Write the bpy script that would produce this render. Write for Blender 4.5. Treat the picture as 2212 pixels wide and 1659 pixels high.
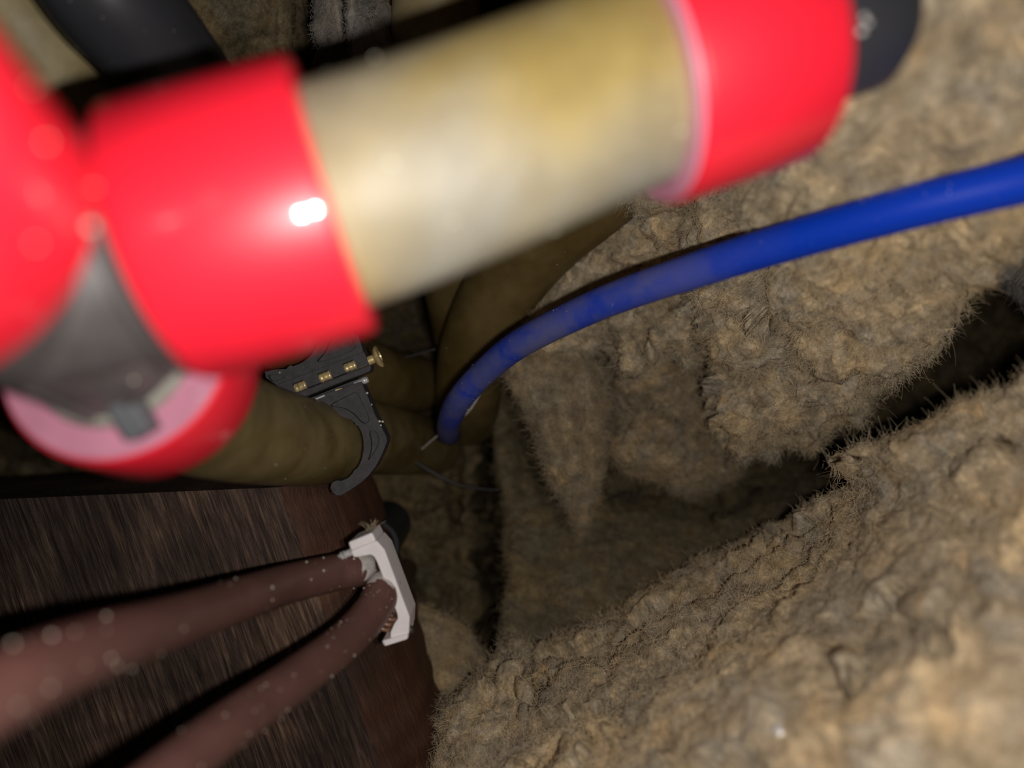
import bpy, bmesh, math
import numpy as np
from mathutils import Vector, Matrix, geometry

# ------------------------------------------------------------------ set-up
for o in list(bpy.data.objects):
    bpy.data.objects.remove(o)
C = bpy.context.scene.collection
scene = bpy.context.scene

F = 1600.0            # focal length in pixels of the 2212 x 1659 photograph
CX, CY = 1106.0, 829.5
H = 365.0             # camera height above the cavity floor, millimetres
MM = 0.001

cam_d = bpy.data.cameras.new('camera')
cam_d.sensor_width = 36.0
cam_d.lens = 36.0 * F / 2212.0
cam_d.clip_start = 0.002
cam_d.clip_end = 10
cam_d.dof.use_dof = True
cam_d.dof.focus_distance = 0.172
cam_d.dof.aperture_fstop = 8.0
cam = bpy.data.objects.new('camera', cam_d)
cam.location = (0, 0, H * MM)
C.objects.link(cam)
scene.camera = cam

world = bpy.data.worlds.new('world')
scene.world = world
world.use_nodes = True
world.node_tree.nodes['Background'].inputs[0].default_value = (0.9, 0.85, 0.8, 1)
world.node_tree.nodes['Background'].inputs[1].default_value = 0.002

# the phone's twin-LED flash beside the lens
for i, (lx, ly) in enumerate(((6.4, -3.3), (12.4, -1.4))):
    ld = bpy.data.lights.new('flash_led', 'POINT')
    ld.energy = 0.245
    ld.color = (1.0, 0.955, 0.90)
    ld.shadow_soft_size = 0.0011
    lo = bpy.data.objects.new('flash_led', ld)
    lo.location = (lx * MM, ly * MM, H * MM)
    C.objects.link(lo)

vs = scene.view_settings
vs.view_transform = 'Standard'
vs.look = 'None'
vs.exposure = 0.0
vs.gamma = 1.0
vs.use_curve_mapping = False

rng = np.random.RandomState(11)


def W(px, py, d):
    """world point (mm) seen at a pixel of the photograph, d mm below the lens"""
    return Vector(((px - CX) * d / F, (CY - py) * d / F, H - d))


# ------------------------------------------------------------------ noise
_perm = np.random.RandomState(3).permutation(256)
_g = np.random.RandomState(4).normal(size=(256, 3))
_g /= np.linalg.norm(_g, axis=1)[:, None]


def pn(p):
    p = np.asarray(p, float)
    i = np.floor(p).astype(int)
    f = p - i
    u = f * f * f * (f * (f * 6 - 15) + 10)
    res = 0
    for dx in (0, 1):
        wx = u[:, 0] if dx else 1 - u[:, 0]
        hx = _perm[(i[:, 0] + dx) & 255]
        for dy in (0, 1):
            wy = u[:, 1] if dy else 1 - u[:, 1]
            hy = _perm[(hx + i[:, 1] + dy) & 255]
            for dz in (0, 1):
                wz = u[:, 2] if dz else 1 - u[:, 2]
                h = _perm[(hy + i[:, 2] + dz) & 255]
                g = _g[h]
                dot = g[:, 0] * (f[:, 0] - dx) + g[:, 1] * (f[:, 1] - dy) + g[:, 2] * (f[:, 2] - dz)
                res = res + wx * wy * wz * dot
    return res * 1.5


def fbm(p, octv=3):
    s, a, out = 1.0, 1.0, 0
    for k in range(octv):
        out = out + a * pn(p * s + 17.3 * k)
        s *= 2.03
        a *= 0.5
    return out


# ------------------------------------------------------------------ materials
def new_mat(name):
    m = bpy.data.materials.new(name)
    m.use_nodes = True
    nt = m.node_tree
    return m, nt, nt.nodes['Principled BSDF']


def noise_node(nt, scale, detail=4, rough=0.55, vec=None, dist=0.0):
    n = nt.nodes.new('ShaderNodeTexNoise')
    n.inputs['Scale'].default_value = scale
    n.inputs['Detail'].default_value = detail
    n.inputs['Roughness'].default_value = rough
    n.inputs['Distortion'].default_value = dist
    if vec is not None:
        nt.links.new(vec, n.inputs['Vector'])
    return n


def ramp(nt, src, stops):
    r = nt.nodes.new('ShaderNodeValToRGB')
    cr = r.color_ramp
    while len(cr.elements) < len(stops):
        cr.elements.new(0.5)
    for e, (p, c) in zip(cr.elements, stops):
        e.position = p
        e.color = tuple(c) + (1,) if len(c) == 3 else c
    nt.links.new(src, r.inputs[0])
    return r


def mix(nt, fac, a, b, mode='MIX'):
    n = nt.nodes.new('ShaderNodeMix')
    n.data_type = 'RGBA'
    n.blend_type = mode
    for sock, v in ((n.inputs[0], fac), (n.inputs[6], a), (n.inputs[7], b)):
        if isinstance(v, bpy.types.NodeSocket):
            nt.links.new(v, sock)
        elif isinstance(v, (int, float)):
            sock.default_value = v
        else:
            sock.default_value = tuple(v) + (1,)
    return n.outputs[2]


def bump(nt, b, src, strength, dist):
    n = nt.nodes.new('ShaderNodeBump')
    n.inputs['Strength'].default_value = strength
    n.inputs['Distance'].default_value = dist
    nt.links.new(src, n.inputs['Height'])
    nt.links.new(n.outputs[0], b.inputs['Normal'])
    return n


def objcoord(nt):
    return nt.nodes.new('ShaderNodeTexCoord').outputs['Object']


FIB = {}


def plastic(name, col, rough=0.4, spec=0.5, var=0.12, scale=200, coat=0.0, bumpd=0.0):
    m, nt, b = new_mat(name)
    oc = objcoord(nt)
    n = noise_node(nt, scale, 4, 0.6, oc)
    c0 = [x * (1 - var) for x in col]
    c1 = [min(1, x * (1 + var)) for x in col]
    r = ramp(nt, n.outputs[0], ((0.3, c0), (0.7, c1)))
    nt.links.new(r.outputs[0], b.inputs['Base Color'])
    b.inputs['Roughness'].default_value = rough
    b.inputs['Specular IOR Level'].default_value = spec
    b.inputs['Coat Weight'].default_value = coat
    b.inputs['Coat Roughness'].default_value = 0.07
    if bumpd:
        n2 = noise_node(nt, scale * 15, 3, 0.6, oc)
        bump(nt, b, n2.outputs[0], 0.6, bumpd)
    return m


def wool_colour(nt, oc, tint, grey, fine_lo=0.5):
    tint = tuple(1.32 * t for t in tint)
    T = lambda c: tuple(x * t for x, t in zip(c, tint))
    big = noise_node(nt, 60, 4, 0.65, oc, 0.5)
    r1 = ramp(nt, big.outputs[0], ((0.32, T((0.230, 0.192, 0.145))), (0.50, T((0.33, 0.265, 0.185))), (0.64, T((0.42, 0.325, 0.205)))))
    g = noise_node(nt, 110, 3, 0.6, oc, 0.8)
    gm = ramp(nt, g.outputs[0], ((0.48, (0, 0, 0)), (0.66, (0.8, 0.8, 0.8))))
    c = mix(nt, gm.outputs[0], r1.outputs[0], T((0.29, 0.262, 0.225)))
    o = noise_node(nt, 130, 2, 0.5, oc, 0.3)
    om = ramp(nt, o.outputs[0], ((0.64, (0, 0, 0)), (0.76, (0.4, 0.4, 0.4))))
    c = mix(nt, om.outputs[0], c, T((0.42, 0.26, 0.11)))
    mid = noise_node(nt, 330, 4, 0.6, oc, 0.4)
    mm = ramp(nt, mid.outputs[0], ((0.34, (0.62, 0.60, 0.58)), (0.52, (1, 1, 1)), (0.68, (1.3, 1.3, 1.3))))
    c = mix(nt, 1.0, c, mm.outputs[0], 'MULTIPLY')
    fine = noise_node(nt, 1100, 6, 0.75, oc, 0.6)
    fm = ramp(nt, fine.outputs[0], ((0.32, (fine_lo,) * 3), (0.52, (0.98, 0.98, 0.98)), (0.70, (1.4, 1.4, 1.4))))
    c = mix(nt, 1.0, c, fm.outputs[0], 'MULTIPLY')
    if grey:
        c = mix(nt, grey, c, T((0.24, 0.23, 0.21)))
    return c


def wool_mat(name, tint=(1, 1, 1), grey=0.0):
    m, nt, b = new_mat(name)
    oc = objcoord(nt)
    nt.links.new(wool_colour(nt, oc, tint, grey), b.inputs['Base Color'])
    b.inputs['Roughness'].default_value = 0.95
    b.inputs['Specular IOR Level'].default_value = 0.1
    n2 = noise_node(nt, 1500, 6, 0.75, oc, 0.8)
    bump(nt, b, n2.outputs[0], 0.7, 0.0006)
    # its loose fibres: same colours, a little glossier
    m2, nt2, b2 = new_mat(name + ' fibres')
    nt2.links.new(wool_colour(nt2, objcoord(nt2), tuple(1.2 * t for t in tint), grey, 0.7), b2.inputs['Base Color'])
    b2.inputs['Roughness'].default_value = 0.4
    b2.inputs['Specular IOR Level'].default_value = 0.4
    FIB[m] = m2
    return m


def fibre_mat(name, col):
    m, nt, b = new_mat(name)
    oc = objcoord(nt)
    n = noise_node(nt, 500, 2, 0.5, oc)
    r = ramp(nt, n.outputs[0], ((0.35, [x * 0.7 for x in col]), (0.65, [min(1, x * 1.35) for x in col])))
    nt.links.new(r.outputs[0], b.inputs['Base Color'])
    b.inputs['Roughness'].default_value = 0.45
    b.inputs['Specular IOR Level'].default_value = 0.5
    return m


def pex_mat(name, yellow, pale, spec, rough, scale=28.0):
    m, nt, b = new_mat(name)
    oc = objcoord(nt)
    n = noise_node(nt, scale, 3, 0.5, oc, 0.4)
    r = ramp(nt, n.outputs[0], ((0.36, yellow), (0.60, pale)))
    d = noise_node(nt, 130, 5, 0.65, oc)
    dr = ramp(nt, d.outputs[0], ((0.35, (0.82, 0.80, 0.76)), (0.65, (1.08, 1.08, 1.08))))
    c = mix(nt, 1.0, r.outputs[0], dr.outputs[0], 'MULTIPLY')
    nt.links.new(c, b.inputs['Base Color'])
    b.inputs['Roughness'].default_value = rough
    b.inputs['Specular IOR Level'].default_value = spec
    b.inputs['Subsurface Weight'].default_value = 0.25
    b.inputs['Subsurface Radius'].default_value = (1.0, 0.8, 0.3)
    b.inputs['Subsurface Scale'].default_value = 0.0012
    return m


def wood_mat(name, reddish):
    m, nt, b = new_mat(name)
    oc = objcoord(nt)     # local frame: x across the grain, y along it
    mp = nt.nodes.new('ShaderNodeMapping')
    mp.inputs['Scale'].default_value = (1.0, 0.06, 1.0)
    nt.links.new(oc, mp.inputs['Vector'])
    v = mp.outputs[0]
    grain = noise_node(nt, 1300, 5, 0.7, v, 0.35)
    if reddish:
        r = ramp(nt, grain.outputs[0], ((0.3, (0.075, 0.032, 0.020)), (0.6, (0.135, 0.062, 0.036)), (0.8, (0.22, 0.11, 0.06))))
    else:
        r = ramp(nt, grain.outputs[0], ((0.36, (0.032, 0.019, 0.015)), (0.50, (0.092, 0.052, 0.037)), (0.66, (0.22, 0.145, 0.10))))
    patch = noise_node(nt, 26, 4, 0.55, oc, 0.7)
    pr = ramp(nt, patch.outputs[0], ((0.38, (0.42, 0.40, 0.40)), (0.55, (0.85, 0.82, 0.80)), (0.70, (1.45, 1.35, 1.2))))
    c = mix(nt, 1.0, r.outputs[0], pr.outputs[0], 'MULTIPLY')
    o = noise_node(nt, 130, 3, 0.6, v, 0.2)
    om = ramp(nt, o.outputs[0], ((0.67, (0, 0, 0)), (0.76, (0.45, 0.45, 0.45))))
    c = mix(nt, om.outputs[0], c, (0.20, 0.085, 0.03))
    nt.links.new(c, b.inputs['Base Color'])
    b.inputs['Roughness'].default_value = 0.62
    b.inputs['Specular IOR Level'].default_value = 0.35
    bump(nt, b, grain.outputs[0], 0.8, 0.0006)
    return m


M = {}
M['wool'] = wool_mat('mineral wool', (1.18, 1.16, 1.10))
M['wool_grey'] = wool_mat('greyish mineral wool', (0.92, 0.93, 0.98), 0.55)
M['wool_dark'] = wool_mat('shade-darkened brown mineral wool', (0.56, 0.535, 0.435))  # brown tint darkened further, light falloff with depth put into the colour
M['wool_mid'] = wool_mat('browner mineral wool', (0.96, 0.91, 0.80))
M['wool_deep'] = wool_mat('dirty shade-darkened mineral wool', (0.44, 0.41, 0.32))  # dirty tone, darkened further to paint in self-shadow and falloff of the deep layer
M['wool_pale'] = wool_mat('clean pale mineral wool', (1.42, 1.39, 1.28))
M['fibre'] = fibre_mat('wool fibre', (0.54, 0.43, 0.29))
M['fibre_dark'] = fibre_mat('brown wool fibre', (0.42, 0.32, 0.20))
M['red'] = plastic('red plastic', (0.76, 0.014, 0.034), 0.42, 0.45, 0.05, 60, coat=0.6)
M['pink'] = plastic('pink glare sleeve rim', (0.50, 0.205, 0.29), 0.5, 0.4, 0.08, 150)  # glare on the red sleeve's end face put into a pink base colour
M['pex'] = pex_mat('milky yellow pipe plastic', (0.30, 0.222, 0.072), (0.285, 0.265, 0.215), 0.55, 0.6)
M['pex_old'] = pex_mat('olive pipe plastic', (0.125, 0.085, 0.024), (0.185, 0.130, 0.05), 0.35, 0.45, 60)
M['pex_low'] = pex_mat('scuffed olive pipe plastic', (0.155, 0.112, 0.036), (0.26, 0.20, 0.088), 0.4, 0.42, 75)
M['pex_mid'] = pex_mat('dusty olive pipe plastic', (0.31, 0.235, 0.105), (0.39, 0.32, 0.18), 0.35, 0.5, 60)
M['grey'] = plastic('dark grey fitting plastic', (0.085, 0.074, 0.073), 0.5, 0.5, 0.35, 160)
M['dusty'] = plastic('dusty grey plastic', (0.25, 0.24, 0.205), 0.7, 0.3, 0.3, 260)
M['slate'] = plastic('slate grey plastic', (0.10, 0.105, 0.115), 0.5, 0.4, 0.15, 200)
M['black'] = plastic('black clip plastic', (0.052, 0.047, 0.052), 0.55, 0.45, 0.3, 700, bumpd=0.00012)
M['blackpipe'] = plastic('black pipe plastic', (0.036, 0.036, 0.042), 0.4, 0.45, 0.12, 90)
M['blackwire'] = plastic('black wire sheath', (0.05, 0.048, 0.045), 0.5, 0.4)
M['brown'] = plastic('brown cable sheath', (0.120, 0.056, 0.047), 0.46, 0.4, 0.16, 120)
M['white'] = plastic('white clamp plastic', (0.90, 0.84, 0.84), 0.5, 0.5, 0.05, 300, bumpd=0.00005)
M['smear'] = plastic('grey white smear', (0.50, 0.46, 0.44), 0.8, 0.2, 0.25, 900)
M['dust'] = plastic('pale dust', (0.62, 0.58, 0.47), 0.8, 0.2, 0.1, 900)
M['floor'] = plastic('dark subfloor', (0.06, 0.045, 0.033), 0.9, 0.1, 0.3, 40)


def blue_mat():
    m, nt, b = new_mat('blue cable sheath')
    oc = objcoord(nt)
    n = noise_node(nt, 75, 4, 0.62, oc, 0.3)
    mk = ramp(nt, n.outputs[0], ((0.36, (0.12, 0.12, 0.12)), (0.60, (0.62, 0.62, 0.62))))
    # a grey dust film lies on the end that dips into the wool
    sx = nt.nodes.new('ShaderNodeSeparateXYZ')
    nt.links.new(oc, sx.inputs[0])
    mr = nt.nodes.new('ShaderNodeMapRange')
    mr.inputs['From Min'].default_value = 0.020
    mr.inputs['From Max'].default_value = 0.046
    mr.inputs['To Min'].default_value = 1.0
    mr.inputs['To Max'].default_value = 0.0
    nt.links.new(sx.outputs[0], mr.inputs['Value'])
    film = nt.nodes.new('ShaderNodeMath')
    film.operation = 'MULTIPLY'
    nt.links.new(mk.outputs[0], film.inputs[0])
    nt.links.new(mr.outputs[0], film.inputs[1])
    c = mix(nt, film.outputs[0], (0.004, 0.045, 0.50), (0.20, 0.185, 0.21))
    nt.links.new(c, b.inputs['Base Color'])
    b.inputs['Roughness'].default_value = 0.42
    b.inputs['Specular IOR Level'].default_value = 0.2
    return m


M['blue'] = blue_mat()


def metal(name, col, rough):
    m, nt, b = new_mat(name)
    oc = objcoord(nt)
    n = noise_node(nt, 900, 4, 0.6, oc)
    r = ramp(nt, n.outputs[0], ((0.35, [x * 0.5 for x in col]), (0.6, col)))
    nt.links.new(r.outputs[0], b.inputs['Base Color'])
    b.inputs['Metallic'].default_value = 0.45
    b.inputs['Roughness'].default_value = rough
    bump(nt, b, n.outputs[0], 0.3, 0.0002)
    return m


M['brass'] = metal('brass', (0.95, 0.72, 0.36), 0.34)
M['steel'] = metal('bright steel', (0.9, 0.9, 0.9), 0.3)
M['copper'] = metal('dull copper', (0.42, 0.22, 0.14), 0.4)


# ------------------------------------------------------------------ objects
def empty(name, loc, label, cat, group=None):
    o = bpy.data.objects.new(name, None)
    o.empty_display_size = 0.01
    o.location = Vector(loc) * MM
    C.objects.link(o)
    tag(o, label, cat, group)
    return o


def tag(o, label=None, cat=None, group=None, kind=None):
    if label:
        o['label'] = label
    if cat:
        o['category'] = cat
    if group:
        o['group'] = group
    if kind:
        o['kind'] = kind
    return o


def link_mesh(name, me, mat, parent=None, smooth=True):
    me.materials.append(mat)
    if smooth:
        me.polygons.foreach_set('use_smooth', [True] * len(me.polygons))
    o = bpy.data.objects.new(name, me)
    C.objects.link(o)
    if parent is not None:
        o.parent = parent
        off = parent.location.copy()
        p = parent.parent
        while p is not None:
            off += p.location
            p = p.parent
        o.location = -off
    return o


def mesh(name, verts, faces, mat, parent=None, smooth=True):
    """verts in mm, world frame"""
    me = bpy.data.meshes.new(name)
    me.from_pydata([tuple(c * MM for c in v) for v in verts], [], faces)
    me.update()
    return link_mesh(name, me, mat, parent, smooth)


def autosmooth(o, ang=35):
    me = o.data
    bm = bmesh.new()
    bm.from_mesh(me)
    for e in bm.edges:
        if len(e.link_faces) == 2:
            e.smooth = e.calc_face_angle(0) < math.radians(ang)
    bm.to_mesh(me)
    bm.free()
    return o


def frame_of(axis):
    a = Vector(axis).normalized()
    t = Vector((0, 0, 1)) if abs(a.z) < 0.9 else Vector((0, 1, 0))
    u = a.cross(t).normalized()
    return a, u, a.cross(u)


def lathe(profile, org, axis, n=64, closed=False):
    """profile = [(t, r)...] along axis; returns verts, faces (mm)"""
    a, u, v = frame_of(axis)
    org = Vector(org)
    vs_, fs = [], []
    for t, r in profile:
        for k in range(n):
            th = 2 * math.pi * k / n
            vs_.append(org + a * t + (u * math.cos(th) + v * math.sin(th)) * r)
    m = len(profile)
    for i in range(m if closed else m - 1):
        j = (i + 1) % m
        for k in range(n):
            k2 = (k + 1) % n
            fs.append((i * n + k, i * n + k2, j * n + k2, j * n + k))
    if not closed:
        fs.append(tuple(range(n)))
        fs.append(tuple(reversed(range((m - 1) * n, m * n))))
    return vs_, fs


def join_vf(*parts):
    V, Fc = [], []
    for v, f in parts:
        o = len(V)
        V += list(v)
        Fc += [tuple(i + o for i in q) for q in f]
    return V, Fc


def smooth_path(pts, sub=10):
    """Catmull-Rom through (Vector, radius) pairs"""
    out = []
    n = len(pts)
    for i in range(n - 1):
        p0 = pts[max(i - 1, 0)]
        p1, p2 = pts[i], pts[i + 1]
        p3 = pts[min(i + 2, n - 1)]
        for s in range(sub):
            t = s / sub
            q = []
            for a in range(4):
                A = [p[0][a] if a < 3 else p[1] for p in (p0, p1, p2, p3)]
                q.append(0.5 * (2 * A[1] + (A[2] - A[0]) * t + (2 * A[0] - 5 * A[1] + 4 * A[2] - A[3]) * t * t
                                + (3 * A[1] - A[0] - 3 * A[2] + A[3]) * t ** 3))
            out.append((Vector(q[:3]), q[3]))
    out.append((Vector(pts[-1][0]), pts[-1][1]))
    return out


def sweep(pts, n=32, sub=10, wob=0.0):
    path = smooth_path([(Vector(p), r) for p, r in pts], sub)
    V, Fc = [], []
    prev = None
    for i, (p, r) in enumerate(path):
        a = path[max(i - 1, 0)][0]
        b = path[min(i + 1, len(path) - 1)][0]
        t = (b - a).normalized()
        if prev is None:
            _, u, _v = frame_of(t)
        else:
            u = (prev - t * prev.dot(t)).normalized()
        prev = u
        v = t.cross(u)
        for k in range(n):
            th = 2 * math.pi * k / n
            rr = r * (1 + wob * math.sin(3 * th + i * 0.7) * 0.3)
            V.append(p + (u * math.cos(th) + v * math.sin(th)) * rr)
    m = len(path)
    for i in range(m - 1):
        for k in range(n):
            k2 = (k + 1) % n
            Fc.append((i * n + k, i * n + k2, (i + 1) * n + k2, (i + 1) * n + k))
    Fc.append(tuple(reversed(range(n))))
    Fc.append(tuple(range((m - 1) * n, m * n)))
    return V, Fc, path


_ico = None


def blobs(centres, radii, name, mat, parent, flat=1.0, seed=0):
    """many small irregular grains joined into one uncountable part"""
    global _ico
    if _ico is None:
        bm = bmesh.new()
        bmesh.ops.create_icosphere(bm, subdivisions=1, radius=1)
        _ico = ([v.co.copy() for v in bm.verts], [tuple(x.index for x in f.verts) for f in bm.faces])
        bm.free()
    r_ = np.random.RandomState(seed)
    V, Fc = [], []
    for c, r in zip(centres, radii):
        o = len(V)
        sx, sy, sz = r_.uniform(0.7, 1.3, 3)
        V += [(c[0] + v.x * r * sx, c[1] + v.y * r * sy, c[2] + v.z * r * sz * flat) for v in _ico[0]]
        Fc += [tuple(i + o for i in f) for f in _ico[1]]
    o = mesh(name, V, Fc, mat, parent)
    o['kind'] = 'stuff'
    return o


def dust_on_path(path, n, rmin, rmax, parent, seed, spread=1.1, t0=0.0, t1=1.0):
    """dust settled on the upward side of a swept tube"""
    r_ = np.random.RandomState(seed)
    cs, rs = [], []
    m = len(path)
    for _ in range(n):
        i = int((t0 + (t1 - t0) * r_.rand()) * (m - 2))
        p, r = path[i]
        t = (path[i + 1][0] - p).normalized()
        up = Vector((0, 0, 1))
        up = (up - t * up.dot(t))
        if up.length < 0.2:
            up = Vector((-p.x, -p.y, 0)) - t * t.dot(Vector((-p.x, -p.y, 0)))
        up.normalize()
        s = t.cross(up)
        th = r_.uniform(-spread, spread)
        q = p.lerp(path[i + 1][0], r_.rand()) + (up * math.cos(th) + s * math.sin(th)) * r
        cs.append(q)
        rs.append(rmin + (rmax - rmin) * r_.rand() ** 3)
    return blobs(cs, rs, 'dust', M['dust'], parent, 0.7, seed)


def plate(outer, holes, ztop, thick, recess, bevel=0.0):
    """flat plate from plan outline (mm xy) with recessed panels; recess None = cut through"""
    polys = [outer] + holes
    V, Fc = [], []
    base = []
    for p in polys:
        base.append(len(V))
        V += [(x, y, ztop) for x, y in p]
    tri = geometry.tessellate_polygon([[Vector((x, y, 0)) for x, y in p] for p in polys])

    def area(a, b, c):
        return (V[b][0] - V[a][0]) * (V[c][1] - V[a][1]) - (V[c][0] - V[a][0]) * (V[b][1] - V[a][1])
    for t in tri:
        Fc.append(tuple(t) if area(*t) > 0 else tuple(reversed(t)))
    n0 = len(outer)
    b0 = len(V)
    V += [(x, y, ztop - thick) for x, y in outer]
    for k in range(n0):
        k2 = (k + 1) % n0
        Fc.append((k, k2, b0 + k2, b0 + k))
    tri2 = geometry.tessellate_polygon([[Vector((x, y, 0)) for x, y in outer]])
    for t in tri2:
        Fc.append(tuple(b0 + i for i in t))
    for h, hb in zip(holes, base[1:]):
        hd = recess
        q0 = len(V)
        V += [(x, y, ztop - hd) for x, y in h]
        m = len(h)
        for k in range(m):
            k2 = (k + 1) % m
            Fc.append((hb + k, hb + k2, q0 + k2, q0 + k))
        for t in geometry.tessellate_polygon([[Vector((x, y, 0)) for x, y in h]]):
            Fc.append(tuple(q0 + i for i in t))
    return V, Fc


def fixnormals(o):
    bm = bmesh.new()
    bm.from_mesh(o.data)
    bmesh.ops.recalc_face_normals(bm, faces=bm.faces)
    bm.to_mesh(o.data)
    bm.free()
    return o


def bevel_mod(o, w, seg=2, ang=35):
    b = o.modifiers.new('edge', 'BEVEL')
    b.width = w * MM
    b.segments = seg
    b.limit_method = 'ANGLE'
    b.angle_limit = math.radians(ang)
    return o


# ------------------------------------------------------------------ setting
fv, ff = [], []
o = mesh('floor', [(-260, -230, 0), (260, -230, 0), (260, 230, 0), (-260, 230, 0),
                   (-260, -230, -12), (260, -230, -12), (260, 230, -12), (-260, 230, -12)],
         [(0, 1, 2, 3), (7, 6, 5, 4), (0, 4, 5, 1), (1, 5, 6, 2), (2, 6, 7, 3), (3, 7, 4, 0)], M['floor'], smooth=False)
tag(o, 'dark subfloor under the insulation', None, None, 'structure')


# ------------------------------------------------------------------ insulation
def tps(ctrl, X, Y):
    P = np.array([(c[0] / 500, c[1] / 500) for c in ctrl])
    z = 1000.0 / np.array([c[2] for c in ctrl], float)
    n = len(P)

    def U(r2):
        return np.where(r2 > 1e-12, r2 * np.log(r2 + 1e-12), 0)
    K = U(((P[:, None] - P[None]) ** 2).sum(-1)) + 0.02 * np.eye(n)
    A = np.zeros((n + 3, n + 3))
    A[:n, :n] = K
    A[:n, n] = 1
    A[:n, n + 1:] = P
    A[n, :n] = 1
    A[n + 1:, :n] = P.T
    s = np.linalg.solve(A, np.concatenate([z, np.zeros(3)]))
    x, y = X.ravel() / 500, Y.ravel() / 500
    out = s[n] + s[n + 1] * x + s[n + 2] * y
    for k in range(n):
        out += s[k] * U((x - P[k, 0]) ** 2 + (y - P[k, 1]) ** 2)
    return 1000.0 / np.clip(out.reshape(X.shape), z.min() * 0.97, z.max() * 1.03)


def ragged(poly, seg, amp, seed):
    P = []
    n = len(poly)
    for i in range(n):
        a, b = np.array(poly[i], float), np.array(poly[(i + 1) % n], float)
        k = max(1, int(np.linalg.norm(b - a) / seg))
        for t in range(k):
            P.append(a + (b - a) * t / k)
    P = np.array(P)
    q = np.c_[P / 42.0, np.full(len(P), seed * 3.7)]
    q2 = np.c_[P / 14.0, np.full(len(P), seed * 5.1)]
    dx = pn(q) * amp + pn(q2) * amp * 0.5
    dy = pn(q + 50) * amp + pn(q2 + 50) * amp * 0.5
    return P + np.c_[dx, dy]


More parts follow.
